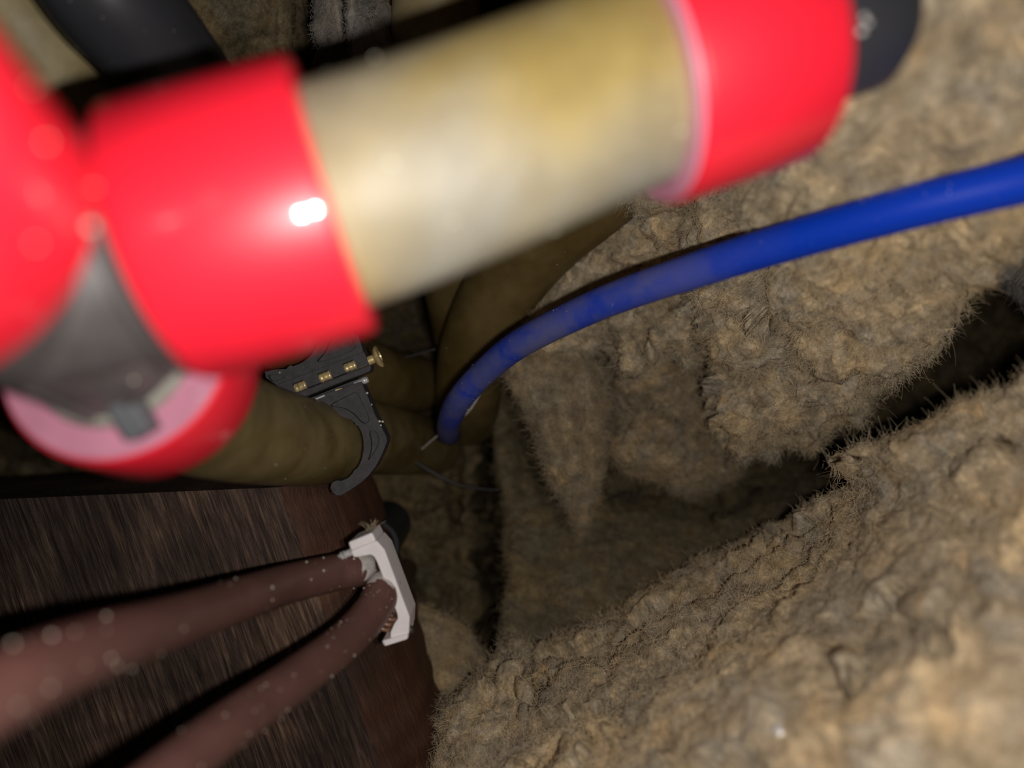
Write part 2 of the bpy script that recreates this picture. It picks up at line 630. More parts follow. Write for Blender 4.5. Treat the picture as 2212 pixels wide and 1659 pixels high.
def batt(label, poly, ctrl, step, seed, mat='wool', roll=10.0, rollw=60.0, skirt=25.0, tuck=0.7,
         amp=1.0, stretch=(1, 1), angle=0.0, ripple=6.0, fibres=0, flen=(1.0, 3.4), lumps=(), cuts=(), fmat='fibre',
         seg=14, group='torn mineral wool batts in the cavity', frad=0.024, specks=0):
    P = ragged(poly, seg, ripple, seed)
    x0, y0 = P.min(0) - step
    x1, y1 = P.max(0) + step
    xs = np.arange(x0, x1 + step, step)
    ys = np.arange(y0, y1 + step, step)
    X, Y = np.meshgrid(xs, ys)
    pts = np.c_[X.ravel(), Y.ravel()]
    best = np.full(len(pts), 1e18)
    near = np.zeros_like(pts)
    inside = np.zeros(len(pts), bool)
    Q = np.roll(P, -1, 0)
    for a, b in zip(P, Q):
        ab = b - a
        L2 = max(ab @ ab, 1e-9)
        t = np.clip(((pts - a) @ ab) / L2, 0, 1)
        c = a + t[:, None] * ab
        d2 = ((pts - c) ** 2).sum(1)
        m = d2 < best
        best[m] = d2[m]
        near[m] = c[m]
        if a[1] != b[1]:
            cr = ((a[1] > pts[:, 1]) != (b[1] > pts[:, 1]))
            xi = a[0] + (pts[:, 1] - a[1]) * (b[0] - a[0]) / (b[1] - a[1])
            inside ^= cr & (pts[:, 0] < xi)
    sd = np.sqrt(best)
    sd[~inside] *= -1
    out = sd < 0
    pts[out] = near[out]
    sdc = np.maximum(sd, 0)
    D = tps(ctrl, pts[:, 0], pts[:, 1])
    for (x1_, y1_, x2_, y2_, w_, dp_) in cuts:
        ab = np.array((x2_ - x1_, y2_ - y1_), float)
        qj = pts + np.c_[pn(np.c_[pts / 37.0, np.full(len(pts), 1.7)]), pn(np.c_[pts / 37.0, np.full(len(pts), 8.7)])] * 14
        t = np.clip(((qj - (x1_, y1_)) @ ab) / max(ab @ ab, 1e-9), 0, 1)
        d2 = ((qj - (x1_, y1_) - t[:, None] * ab) ** 2).sum(1)
        D = D + dp_ * np.exp(-d2 / (w_ * w_))
    for (lx, ly, rx, ry, hgt) in lumps:
        r2 = ((pts[:, 0] - lx) / rx) ** 2 + ((pts[:, 1] - ly) / ry) ** 2
        D = D - hgt * np.exp(-r2 * 1.2)
    q = np.clip(1 - sdc / rollw, 0, 1)
    D = D + roll * (1 - np.sqrt(np.maximum(1 - q * q, 0)))
    Wx = (pts[:, 0] - CX) * D / F
    Wy = (CY - pts[:, 1]) * D / F
    Wz = H - D
    ca, sa = math.cos(angle), math.sin(angle)
    u = (Wx * ca + Wy * sa) / stretch[0]
    v = (-Wx * sa + Wy * ca) / stretch[1]
    N = np.c_[u, v, Wz * 0.8 + seed * 31.0]
    warp = np.c_[pn(N / 9.0 + 5), pn(N / 9.0 + 25), pn(N / 9.0 + 45)] * 2.0
    Nw = N + warp
    def bil(f, o):
        return np.sqrt(pn(Nw / f + o) ** 2 + 0.004)
    h = 12.0 * (bil(19.0, 0) - 0.32) + 4.2 * (bil(8.0, 9) - 0.32) + 1.4 * (bil(3.6, 19) - 0.3)
    h = h + 0.75 * fbm(Nw / 1.9 + 31, 2) + 0.3 * pn(N / 0.85 + 5) + 1.8 * fbm(Nw / 6.0 + 70, 2)
    crack = np.clip(0.085 - np.abs(pn(Nw / 26.0 + 77)), 0, 1) * 22
    h = (h - crack) * amp
    fade = np.clip(sdc / 8.0, 0.25, 1)
    G = np.stack([Wx, Wy, Wz], -1).reshape(X.shape + (3,))
    nrm = np.cross(np.gradient(G, axis=1), -np.gradient(G, axis=0))
    for _ in range(2):
        for ax in (0, 1):
            nrm = sum(np.roll(nrm, k, ax) for k in range(-3, 4)) / 7.0
    nrm = nrm.reshape(-1, 3)
    nrm = nrm / np.maximum(np.linalg.norm(nrm, axis=1)[:, None], 1e-9)
    nrm = nrm * np.where(nrm[:, 2:] < 0, -1, 1)
    Wx = Wx + h * fade * nrm[:, 0] + 0.7 * amp * fade * pn(Nw / 1.7 + 3)
    Wy = Wy + h * fade * nrm[:, 1] + 0.7 * amp * fade * pn(Nw / 1.7 + 8)
    Wz = Wz + h * fade * nrm[:, 2]
    ny, nx = X.shape
    ins = (sd > -step * 0.999).reshape(ny, nx)
    real = inside.reshape(ny, nx)
    cell = ins[:-1, :-1] & ins[1:, :-1] & ins[:-1, 1:] & ins[1:, 1:]
    cell &= (real[:-1, :-1] | real[1:, :-1] | real[:-1, 1:] | real[1:, 1:])
    idx = np.arange(ny * nx).reshape(ny, nx)
    # lattice rows run down the picture, so this order faces up
    quads = np.stack([idx[:-1, :-1], idx[1:, :-1], idx[1:, 1:], idx[:-1, 1:]], -1)[cell]
    used = np.unique(quads)
    remap = -np.ones(ny * nx, int)
    remap[used] = np.arange(len(used))
    quads = remap[quads]
    V = np.c_[Wx, Wy, Wz][used]
    # skirt: boundary edges go down and tuck in under the batt
    e = np.concatenate([quads[:, [0, 1]], quads[:, [1, 2]], quads[:, [2, 3]], quads[:, [3, 0]]])
    key = np.sort(e, 1)
    kk = key[:, 0].astype(np.int64) * (len(V) + 1) + key[:, 1]
    uq, inv, cnt = np.unique(kk, return_inverse=True, return_counts=True)
    be = e[cnt[inv] == 1]
    cen = np.array(near[used])
    inner = pts[used]
    bv = np.unique(be)
    # inward direction: gradient of the smoothed distance to the outline
    S = np.clip(sd, -60, 60).reshape(ny, nx)
    for _ in range(3):
        for ax in (0, 1):
            S = sum(np.roll(S, k, ax) for k in range(-4, 5)) / 9.0
    gy, gx = np.gradient(S)
    inw = np.c_[gx.ravel(), -gy.ravel()][used]
    inw = inw / np.maximum(np.linalg.norm(inw, axis=1)[:, None], 1e-9)
    rings = []
    allV = [V]
    base = len(V)
    prev = {int(i): int(i) for i in bv}
    faces = [quads]
    for lv, (dz, tk) in enumerate(((0.35, 0.10), (1.0, tuck))):
        R = V[bv].copy()
        R[:, 2] -= skirt * dz
        fr = pts[used][bv]
        fr = (fr[:, 0] > -200) & (fr[:, 0] < 2420) & (fr[:, 1] > -200) & (fr[:, 1] < 1800)
        R[:, :2] += inw[bv] * skirt * tk * fr[:, None]
        R[:, 2] = np.maximum(R[:, 2], 0.3)
        R += np.c_[pn(V[bv] / 5.0), pn(V[bv] / 5.0 + 7), 0 * R[:, 0]] * 0.8
        cur = {int(i): base + k for k, i in enumerate(bv)}
        fs = np.array([(prev[int(b)], prev[int(a)], cur[int(a)], cur[int(b)]) for a, b in be])
        faces.append(fs)
        allV.append(R)
        base += len(bv)
        prev = cur
    VV = np.concatenate(allV) * MM
    FF = np.concatenate(faces)
    me = bpy.data.meshes.new('insulation_batt')
    me.vertices.add(len(VV))
    me.vertices.foreach_set('co', VV.ravel())
    me.loops.add(FF.size)
    me.loops.foreach_set('vertex_index', FF.ravel())
    me.polygons.add(len(FF))
    me.polygons.foreach_set('loop_start', np.arange(0, FF.size, 4))
    me.polygons.foreach_set('loop_total', np.full(len(FF), 4))
    me.update(calc_edges=True)
    me.validate()
    ob = link_mesh('insulation_batt', me, M[mat])
    tag(ob, label, 'insulation', group)
    if fibres:
        r_ = np.random.RandomState(seed + 100)
        edge_n = int(fibres * 0.05)
        pool_edge = np.where(sdc[used] < 16)[0]
        pick = np.concatenate([r_.randint(0, len(V), fibres - edge_n), pool_edge[r_.randint(0, len(pool_edge), edge_n)]])
        B = V[pick] + r_.normal(0, 0.25, (len(pick), 3))
        n = len(pick)
        K = 7
        dep = H - B[:, 2]
        L = r_.uniform(flen[0], flen[1], n) * np.where(np.arange(n) >= n - edge_n, 0.6, 1.0)
        th = r_.uniform(0, 2 * math.pi, n)
        flow = pn(B / 10.0 + 60) * 4.0
        th = np.where(r_.rand(n) < 0.55, flow + r_.normal(0, 0.5, n), th)
        lift = np.abs(r_.normal(0.0, 0.32, n))
        d = np.c_[np.cos(th), np.sin(th), lift]
        d /= np.linalg.norm(d, axis=1)[:, None]
        side = np.c_[-d[:, 1], d[:, 0], np.zeros(n)]
        curl = r_.normal(0, 0.7, n)
        ph = r_.uniform(0, 6.28, n)
        T = np.linspace(0, 1, K)
        pos = np.zeros((n, K, 3))
        for k, t in enumerate(T):
            pos[:, k] = B + d * (L * t)[:, None] + side * (curl * L * t * t + 0.12 * np.sin(ph + 7 * t))[:, None]
            pos[:, k, 2] += 0.35 * math.sin(math.pi * t) - 0.25 * L * t * t * 0.3
        hc = bpy.data.hair_curves.new('fibres')
        hc.add_curves([K] * n)
        hc.attributes['position'].data.foreach_set('vector', (pos * MM).astype(np.float32).ravel())
        ra = hc.attributes.get('radius') or hc.attributes.new('radius', 'FLOAT', 'POINT')
        rr = (frad * r_.uniform(0.6, 1.5, n) * np.clip((dep - 70) / 90, 0.25, 1.0))[:, None] * (1 - 0.5 * T)[None]
        ra.data.foreach_set('value', (rr * MM).astype(np.float32).ravel())
        hc.materials.append(FIB[M[mat]])
        fo = bpy.data.objects.new('fibres', hc)
        C.objects.link(fo)
        fo.parent = ob
        fo['kind'] = 'stuff'
    if specks:
        r_ = np.random.RandomState(seed + 300)
        pk = r_.randint(0, len(V), specks)
        blobs([tuple(V[q] + np.array((0, 0, 0.35))) for q in pk], 0.05 + 0.13 * r_.rand(specks) ** 3, 'dust', M['dust'], ob, 0.9, seed)
    return ob, V


# deepest layer, over the whole cavity floor
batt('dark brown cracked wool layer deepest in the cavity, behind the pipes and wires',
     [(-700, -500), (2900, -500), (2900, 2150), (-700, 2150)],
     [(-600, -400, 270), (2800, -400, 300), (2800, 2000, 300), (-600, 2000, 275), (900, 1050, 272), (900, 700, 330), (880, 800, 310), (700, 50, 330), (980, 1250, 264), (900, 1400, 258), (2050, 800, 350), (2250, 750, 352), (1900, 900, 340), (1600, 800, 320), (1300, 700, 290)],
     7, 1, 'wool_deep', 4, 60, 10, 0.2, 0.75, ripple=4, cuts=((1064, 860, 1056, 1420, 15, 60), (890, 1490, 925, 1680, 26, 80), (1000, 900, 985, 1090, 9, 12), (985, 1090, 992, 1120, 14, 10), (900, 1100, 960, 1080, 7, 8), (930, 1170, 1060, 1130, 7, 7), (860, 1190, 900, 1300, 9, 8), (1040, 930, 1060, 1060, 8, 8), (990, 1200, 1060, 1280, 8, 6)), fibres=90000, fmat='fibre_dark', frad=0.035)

# middle batt
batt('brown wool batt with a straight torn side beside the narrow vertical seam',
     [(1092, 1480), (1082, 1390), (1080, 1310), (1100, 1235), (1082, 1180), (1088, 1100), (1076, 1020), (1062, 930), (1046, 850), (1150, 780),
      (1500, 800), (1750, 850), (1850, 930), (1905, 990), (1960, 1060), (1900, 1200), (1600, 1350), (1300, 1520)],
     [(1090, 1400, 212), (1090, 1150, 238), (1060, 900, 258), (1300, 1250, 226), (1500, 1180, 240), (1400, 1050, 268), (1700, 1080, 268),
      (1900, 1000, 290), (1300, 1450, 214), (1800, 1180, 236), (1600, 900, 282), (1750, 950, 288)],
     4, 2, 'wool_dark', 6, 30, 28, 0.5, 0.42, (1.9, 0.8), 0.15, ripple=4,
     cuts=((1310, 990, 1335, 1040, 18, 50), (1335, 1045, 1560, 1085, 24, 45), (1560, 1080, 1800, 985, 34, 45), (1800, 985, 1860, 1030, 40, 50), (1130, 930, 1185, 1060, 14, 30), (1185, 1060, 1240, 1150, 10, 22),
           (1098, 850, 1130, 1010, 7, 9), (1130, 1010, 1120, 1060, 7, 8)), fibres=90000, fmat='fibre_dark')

# upper right batt
batt('large fluffy wool batt crossed by the blue cable',
     [(1080, 800), (1100, 700), (1170, 602), (1240, 522), (1300, 440), (1290, 300), (1330, 120), (1400, -160), (2550, -160), (2550, 420), (2330, 470),
      (2205, 515), (2140, 555), (2112, 612), (2080, 668), (2035, 738), (1985, 795), (1905, 860), (1865, 918), (1800, 930), (1770, 985),
      (1700, 975), (1665, 1003), (1630, 985), (1590, 1000), (1556, 960), (1545, 900), (1525, 865), (1545, 800), (1520, 770), (1500, 800), (1470, 800), (1440, 770),
      (1400, 800), (1372, 838), (1340, 825), (1316, 790), (1300, 765), (1262, 790), (1210, 800), (1140, 820)],
     [(1100, 740, 212), (1250, 560, 206), (1350, 450, 188), (1450, 300, 158), (1500, 0, 134), (1700, 400, 126), (1650, 560, 148), (1900, 250, 101),
      (2200, 60, 94), (2200, 400, 111), (2100, 520, 120), (1900, 620, 138), (1700, 760, 172), (1900, 800, 168), (1500, 700, 190), (1400, 800, 200),
      (1560, 940, 200), (1650, 960, 200), (1800, 930, 190), (2500, 200, 106), (2060, 660, 142), (1250, 750, 207)],
     3.4, 3, 'wool_pale', 12, 50, 30, 0.6, 0.85, (1.0, 1.0), 0.0, ripple=7, fibres=130000, specks=320,
     lumps=((1660, 920, 80, 60, 8), (1340, 760, 32, 70, 6), (1720, 860, 45, 38, 6), (1620, 760, 40, 30, 4), (1870, 780, 120, 50, 6), (1250, 760, 50, 50, 4), (1780, 650, 60, 60, 4)),
     cuts=((1500, 690, 1520, 760, 17, 22), (1545, 880, 1575, 950, 10, 12), (1580, 900, 1640, 870, 9, 8), (1410, 690, 1470, 640, 11, 8), (1310, 700, 1312, 760, 8, 8), (1382, 690, 1396, 780, 8, 8),
           (1796, 565, 1806, 592, 8, 12), (1340, 450, 1420, 480, 24, 6), (1600, 690, 1680, 740, 12, 8), (1700, 830, 1760, 800, 10, 8), (1500, 560, 1560, 540, 9, 6)))
batt('long tongue-shaped wool flap hanging below the blue cable, pointed at its tip',
     [(1098, 765), (1085, 800), (1132, 880), (1160, 960), (1186, 1040), (1214, 1092), (1236, 1140), (1250, 1170), (1268, 1152), (1288, 1080), (1300, 1000), (1306, 930), (1298, 850),
      (1288, 800), (1240, 770), (1180, 752)],
     [(1110, 790, 206), (1240, 790, 206), (1200, 950, 204), (1290, 930, 208), (1250, 1160, 224)],
     3.4, 11, 'wool_mid', 9, 30, 16, 0.4, 0.42, (0.7, 2.2), 0.25, ripple=5, fibres=16000,
     lumps=((1215, 960, 45, 130, 4),), cuts=((1180, 840, 1240, 1080, 8, 5), (1255, 860, 1262, 1010, 6, 4)))
batt('frayed wool tuft tucked between the tongue-shaped flap and the larger batt',
     [(1290, 770), (1296, 900), (1325, 985), (1342, 1030), (1390, 1036), (1440, 1062), (1500, 1078), (1560, 1062), (1600, 1030), (1600, 930), (1560, 840), (1500, 760)],
     [(1310, 800, 226), (1450, 820, 222), (1350, 1000, 226), (1500, 1060, 232), (1590, 1000, 238), (1430, 930, 214)],
     3.6, 12, 'wool_mid', 12, 50, 20, 0.4, 0.7, (1.2, 0.9), 0.6, ripple=6, fibres=16000,
     lumps=((1385, 990, 50, 40, 6), (1440, 870, 70, 40, 4)), cuts=((1290, 780, 1312, 845, 16, 14), (1330, 835, 1420, 880, 9, 8), (1310, 980, 1300, 890, 10, 12), (1450, 900, 1530, 960, 8, 5)))

# lower right batt
_pale, PALE_V = batt('thick pale wool batt, the brightest, with a jagged notch along its upper edge',
     [(905, 2120), (925, 1690), (938, 1600), (950, 1515), (1000, 1478), (1050, 1455), (1072, 1385), (1095, 1362), (1150, 1402), (1230, 1372), (1330, 1312),
      (1420, 1262), (1510, 1208), (1610, 1160), (1700, 1116), (1765, 1080), (1845, 1048), (1812, 1020), (1782, 996), (1850, 968), (1950, 938),
      (2050, 900), (2125, 858), (2170, 836), (2215, 808), (2300, 765), (2450, 690), (2700, 600), (2700, 2120)],
     [(930, 1650, 166), (1000, 1550, 174), (1080, 1400, 198), (1200, 1450, 182), (1350, 1330, 194), (1550, 1210, 198), (1700, 1140, 194), (1840, 1050, 176),
      (1800, 1000, 152), (1950, 970, 138), (2150, 890, 132), (2280, 850, 124), (2600, 700, 108), (1500, 1400, 156), (1750, 1300, 144), (1950, 1150, 131), (2150, 1150, 112), (1300, 1600, 138),
      (1600, 1580, 110), (1900, 1450, 100), (2200, 1400, 89), (2200, 1650, 80), (1800, 1650, 92), (2600, 1300, 84), (2600, 1850, 72), (1000, 1850, 146), (1300, 1850, 116), (1000, 2120, 128), (1800, 2120, 84), (2600, 2120, 72)],
     3.8, 4, 'wool_pale', 12, 40, 12, 0.6, 0.55, (1.15, 0.9), 0.5, ripple=9, fibres=140000, specks=320,
     lumps=((1240, 1530, 70, 70, 5), (1120, 1480, 35, 60, 4), (1950, 1560, 130, 110, 3)),
     cuts=((1770, 1385, 1950, 1355, 30, 7), (1960, 1290, 2010, 1400, 22, 7), (1640, 1130, 1660, 1165, 9, 10), (1130, 1425, 1160, 1500, 16, 12), (1310, 1440, 1335, 1570, 14, 8),
           (2050, 1010, 2130, 975, 22, 8), (1480, 1420, 1540, 1380, 20, 6), (1180, 1430, 1260, 1440, 10, 8), (1840, 1470, 1870, 1450, 14, 6), (1240, 1600, 1160, 1660, 20, 8), (2090, 1230, 2110, 1320, 18, 6)))

# small lump by the timber
batt('small rounded wool tuft wedged beside the timber under the white clamp',
     [(845, 1318), (900, 1303), (958, 1326), (1012, 1368), (1050, 1412), (1060, 1450), (1010, 1492), (950, 1514), (915, 1500), (850, 1470), (820, 1400)],
     [(880, 1330, 214), (960, 1370, 212), (1040, 1440, 212), (930, 1490, 206), (860, 1420, 212)],
     4, 5, 'wool_mid', 9, 40, 10, 0.2, 0.5, ripple=5, fibres=14000)

# top pieces behind the front pipe
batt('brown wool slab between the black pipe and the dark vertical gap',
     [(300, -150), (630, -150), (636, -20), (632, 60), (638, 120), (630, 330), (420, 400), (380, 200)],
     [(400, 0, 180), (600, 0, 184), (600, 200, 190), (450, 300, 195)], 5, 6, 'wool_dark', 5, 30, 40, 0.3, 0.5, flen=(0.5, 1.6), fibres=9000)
batt('narrow grey wool strip with a ragged edge, first beyond the dark gap',
     [(662, -150), (722, -150), (730, -20), (740, 50), (752, 120), (770, 190), (690, 240), (676, 130), (684, 100), (672, 60), (676, 0)],
     [(690, -50, 166), (720, 60, 167), (720, 200, 172)], 4, 7, 'wool_grey', 4, 22, 30, 0.3, 0.35, ripple=3, flen=(0.5, 1.4), fibres=4000)
batt('grey wool strip with a ragged edge beside the pipe at the top of the photo',
     [(735, -150), (848, -150), (838, -20), (806, 30), (812, 90), (822, 120), (800, 130), (810, 240), (774, 190), (756, 120), (744, 50)],
     [(780, -50, 162), (780, 60, 163), (790, 200, 168)], 4, 8, 'wool_grey', 5, 28, 30, 0.3, 0.35, ripple=5, flen=(0.5, 1.4), fibres=4000)
batt('dark grey wool clump at the edge of the black hollow, past the blue cable',
     [(2135, 560), (2170, 545), (2230, 525), (2400, 540), (2400, 700), (2260, 690), (2212, 640), (2160, 612)],
     [(2150, 570, 206), (2300, 600, 192), (2250, 660, 206)], 4, 9, 'wool_grey', 10, 40, 8, 0.2, 0.8, ripple=9, fibres=5000)


# ------------------------------------------------------------------ timber
BO = W(706, 1050, 172)                 # corner of the board near the clip
BE = W(934, 1680, 172)
gdir = (BE - BO)
gdir.z = 0
gdir.normalize()                       # along the grain, down the picture
cdir = Vector((gdir.y, -gdir.x, 0))    # across the grain, towards the left of the picture
if cdir.x > 0:
    cdir = -cdir
# u: distance from the right edge (mm), v: distance along the grain
us = np.concatenate([np.linspace(0, 9, 22), np.linspace(9.6, 112, 250)])
vs2 = np.linspace(-1.0, 118, 190)
UU, VV2 = np.meshgrid(us, vs2)
# the sawn end runs obliquely
endskew = 0.30
q = np.c_[UU.ravel() / 1.0, VV2.ravel() / 14.0, np.zeros(UU.size)]
hg = 0.22 * np.abs(pn(q / 0.9)) + 0.25 * pn(q / 3.1 + 4) + 0.5 * pn(np.c_[UU.ravel() / 14, VV2.ravel() / 30, np.zeros(UU.size)])
hg = hg.reshape(UU.shape)
edge_w = 8.5 + 1.2 * pn(np.c_[np.zeros(VV2.size), VV2.ravel() / 9.0, np.full(VV2.size, 2.2)]).reshape(UU.shape)
fall = np.clip(1 - UU / edge_w, 0, 1)
wob = 0.7 * pn(np.c_[np.full(VV2.size, 4.4), VV2.ravel() / 5.0, np.zeros(VV2.size)]).reshape(UU.shape)
Zb = (H - 166) + hg - 13.0 * fall ** 1.3 - 0.05 * UU
wo = empty('timber_board', (BO.x, BO.y, 0), 'rough dark brown timber board with raised grain, under the two brown cables', 'timber')
wo.rotation_euler.z = math.atan2(-cdir.y, -cdir.x)
# local frame: x = -cdir (away from grain edge), y = along grain backwards
nu, nv = len(us), len(vs2)


def board_part(name, iu0, iu1, mat, close):
    vv, fs = [], []
    w = iu1 - iu0 + 1
    for j in range(nv):
        for i in range(iu0, iu1 + 1):
            u_, v_ = UU[j, i], VV2[j, i]
            sk = -endskew * u_ * math.exp(-v_ / 40.0)
            vv.append((-u_ + wob[j, i] * (1 if i < 20 else max(0, 1 - (i - 20) / 8)), -(v_ + sk), Zb[j, i]))
    for j in range(nv - 1):
        for i in range(w - 1):
            a = j * w + i
            fs.append((a, a + w, a + w + 1, a + 1))
    b0 = len(vv)
    ring = [i for i in range(w)] + [j * w + w - 1 for j in range(1, nv)] + [(nv - 1) * w + i for i in range(w - 2, -1, -1)] + [j * w for j in range(nv - 2, 0, -1)]
    vv += [(vv[r][0], vv[r][1], H - 222.0) for r in ring]
    n = len(ring)
    for k in range(n):
        fs.append((ring[k], b0 + k, b0 + (k + 1) % n, ring[(k + 1) % n]))
    me = bpy.data.meshes.new(name)
    me.from_pydata([tuple(c * MM for c in v) for v in vv], [], fs)
    me.update()
    ob = link_mesh(name, me, mat)
    ob.parent = wo
    fixnormals(ob)
    return autosmooth(ob, 50)


f1 = board_part('sawn_face', 20, nu - 1, wood_mat('rough sawn brown wood', False), True)
f2 = board_part('board_edge', 0, 20, wood_mat('reddish wood edge', True), True)
f2['label'] = 'reddish smoother edge'
pts_w = []
r_ = np.random.RandomState(5)
for _ in range(70):
    i, j = r_.randint(0, 200), r_.randint(5, nv - 1)
    p = Vector((BO.x, BO.y, 0)) + cdir * UU[j, i] + gdir * VV2[j, i]
    pts_w.append((p.x, p.y, Zb[j, i] + 0.05))


# ------------------------------------------------------------------ pipe tee, sleeves and the front pipe
R_SL, R_PIPE = 13.6, 11.0
a_dir = Vector((0.95, 0.29, -0.085)).normalized()
L0 = Vector(W(354, 533, 71.5))
T0 = L0 - a_dir * 13.9
r_up = Vector((0.13, 0.19, 0.96)).normalized()
r_dn = Vector((0.0, -0.29, -0.95)).normalized()


def sleeve(parent, org, axis, length, label, near_pink=True, far_pink=False, R=R_SL, rin=None):
    ri = R_PIPE + 0.05
    prof = [(0.9, R), (length - 0.9, R), (length - 0.25, R - 0.25), (length, R - 0.9), (length, ri), (0.0, ri), (0.0, R - 0.9), (0.25, R - 0.25)]
    o = mesh('sleeve', *lathe(prof, org, axis, 96, True), M['red'], parent)
    fixnormals(o)
    autosmooth(o, 40)
    o['label'] = label
    for flag, t0, t1 in ((near_pink, -0.35, 0.02), (far_pink, length - 0.02, length + 0.35)):
        if flag:
            rr_ = rin or ri + 0.02
            rp = [(t0, R - 0.7), (t1, R - 0.5), (t1, rr_), (t0, rr_)]
            k = mesh('rim', *lathe(rp, org, axis, 96, True), M['pink'], o)
            fixnormals(k)
            autosmooth(k, 40)
            k['label'] = 'rim face painted with pale pink glare'
    return o


# front pipe (thing): tube + two sleeves
fp = empty('plastic_pipe', T0, 'short milky yellow plastic pipe in front, a red sleeve at either end', 'pipe')
SL1 = 17.3
rs0 = W(1385, 178, 80.5)
rs_dir = Vector((0.925, 0.335, -0.16)).normalized()
pv, pf, fpath = sweep([(L0 + a_dir * 1.5, R_PIPE), (L0 + a_dir * SL1, R_PIPE), (W(1000, 334, 75.8), R_PIPE), (W(1300, 212, 79.6), R_PIPE),
                       (rs0, R_PIPE), (rs0 + rs_dir * 14, R_PIPE)], 96, 10)
mesh('tube', pv, pf, M['pex'], fp)
s1 = sleeve(fp, L0, a_dir, SL1, 'bright red sleeve beside the grey tee', False, False)
s2 = sleeve(fp, rs0, rs_dir, 16.5, 'bright red sleeve beside the black fitting', True, False)
dust_on_path(fpath, 30, 0.10, 0.34, fp, 3, 1.75, 0.2, 0.85)
# dust along the upper edge of the first sleeve
r_ = np.random.RandomState(8)
cs, rs = [], []
for _ in range(20):
    t = r_.uniform(0.5, SL1 - 0.5)
    th = r_.normal(1.62, 0.16)
    up = Vector((0, 0, 1)) - a_dir * a_dir.z
    up.normalize()
    sd_ = Vector((-a_dir.y, a_dir.x, 0)).normalized()
    cs.append(L0 + a_dir * t + (up * math.cos(th) + sd_ * math.sin(th)) * (R_SL + 0.05))
    rs.append(r_.uniform(0.10, 0.30))
blobs(cs, rs, 'dust', M['dust'], s1, 1, 4)

# tee
tee = empty('pipe_tee', T0, 'dusty dark grey plastic pipe tee joining the three red sleeves', 'pipe fitting')
tb = mesh('body', *join_vf(
    lathe([(-19, 9.2), (-13, 9.2), (-12, 9.6), (9, 9.0), (18, 8.4)], T0, r_dn, 64),
    lathe([(0, 10.2), (13.0, 10.2), (13.8, 9.6)], T0, a_dir, 64),
    lathe([(-21, 9.6), (0, 9.8)], T0, -r_up, 64)), M['grey'], tee)
autosmooth(fixnormals(tb), 40)
BN = T0 + r_dn * 18.0                  # near rim of the lower sleeve
UN = T0 + r_up * 16.5                  # lower rim of the upper sleeve
cd = mesh('collar', *lathe([(0, 8.2), (0.3, 9.3), (1.2, 9.6), (1.6, 8.2)], BN - r_dn * 1.9, r_dn, 72), M['dusty'], tee)
autosmooth(fixnormals(cd), 40)
cd['label'] = 'dusty pale grey collar'
cd2 = mesh('collar', *lathe([(0, 10.0), (0.4, 12.2), (1.4, 12.2), (1.8, 10.0)], L0 - a_dir * 2.0, a_dir, 72), M['grey'], tee)
autosmooth(fixnormals(cd2), 40)
cd3 = mesh('collar', *lathe([(0, 9.8), (0.4, 12.0), (1.4, 12.0), (1.8, 9.8)], UN - r_up * 2.0, r_up, 72), M['grey'], tee)
autosmooth(fixnormals(cd3), 40)
# stop tab over the collar
_, ta, tb2 = frame_of(r_dn)
tp = W(281, 903, 81.6)
tdir = Vector((tp.x - BN.x, tp.y - BN.y, 0)).normalized()
tperp = Vector((-tdir.y, tdir.x, 0))
bv_ = []
for (a, b_, c) in [(-3.4, -1.55, 0), (2.3, -1.55, 0), (2.3, 1.55, 0), (-3.4, 1.55, 0)]:
    bv_.append(tp + tdir * a + tperp * b_ + Vector((0, 0, 0.6)))
for (a, b_, c) in [(-3.4, -1.55, 0), (2.3, -1.55, 0), (2.3, 1.55, 0), (-3.4, 1.55, 0)]:
    bv_.append(tp + tdir * a + tperp * b_ - Vector((0, 0, 2.6)))
tabo = mesh('tab', bv_, [(0, 1, 2, 3), (7, 6, 5, 4), (0, 4, 5, 1), (1, 5, 6, 2), (2, 6, 7, 3), (3, 7, 4, 0)], M['slate'], tee, False)
tabo['label'] = 'small square slate grey tab'
bevel_mod(fixnormals(tabo), 0.35)
# ribs on the body
for k in range(3):
    th = -0.55 + 0.55 * k
    dv = (Vector((math.cos(-1.0 + th), math.sin(-1.0 + th), 0)))
    dv = (dv - r_dn * dv.dot(r_dn)).normalized()
    pv_ = r_dn.cross(dv)
    vv = []
    for t in (4.0, 15.0):
        for rr in (7.6, 9.5):
            for s in (-0.5, 0.5):
                vv.append(T0 + r_dn * t + dv * rr + pv_ * s)
    rb = mesh('rib', vv, [(0, 1, 3, 2), (4, 6, 7, 5), (0, 4, 5, 1), (2, 3, 7, 6), (0, 2, 6, 4), (1, 5, 7, 3)], M['grey'], tee, False)
    fixnormals(rb)
cs = [W(235, 742, 72)] + [W(150 + 300 * rng.rand(), 640 + 250 * rng.rand(), 78) for _ in range(5)]
blobs(cs, [0.75, 0.2, 0.25, 0.15, 0.2, 0.2], 'dust', M['dust'], tee, 0.8, 1)

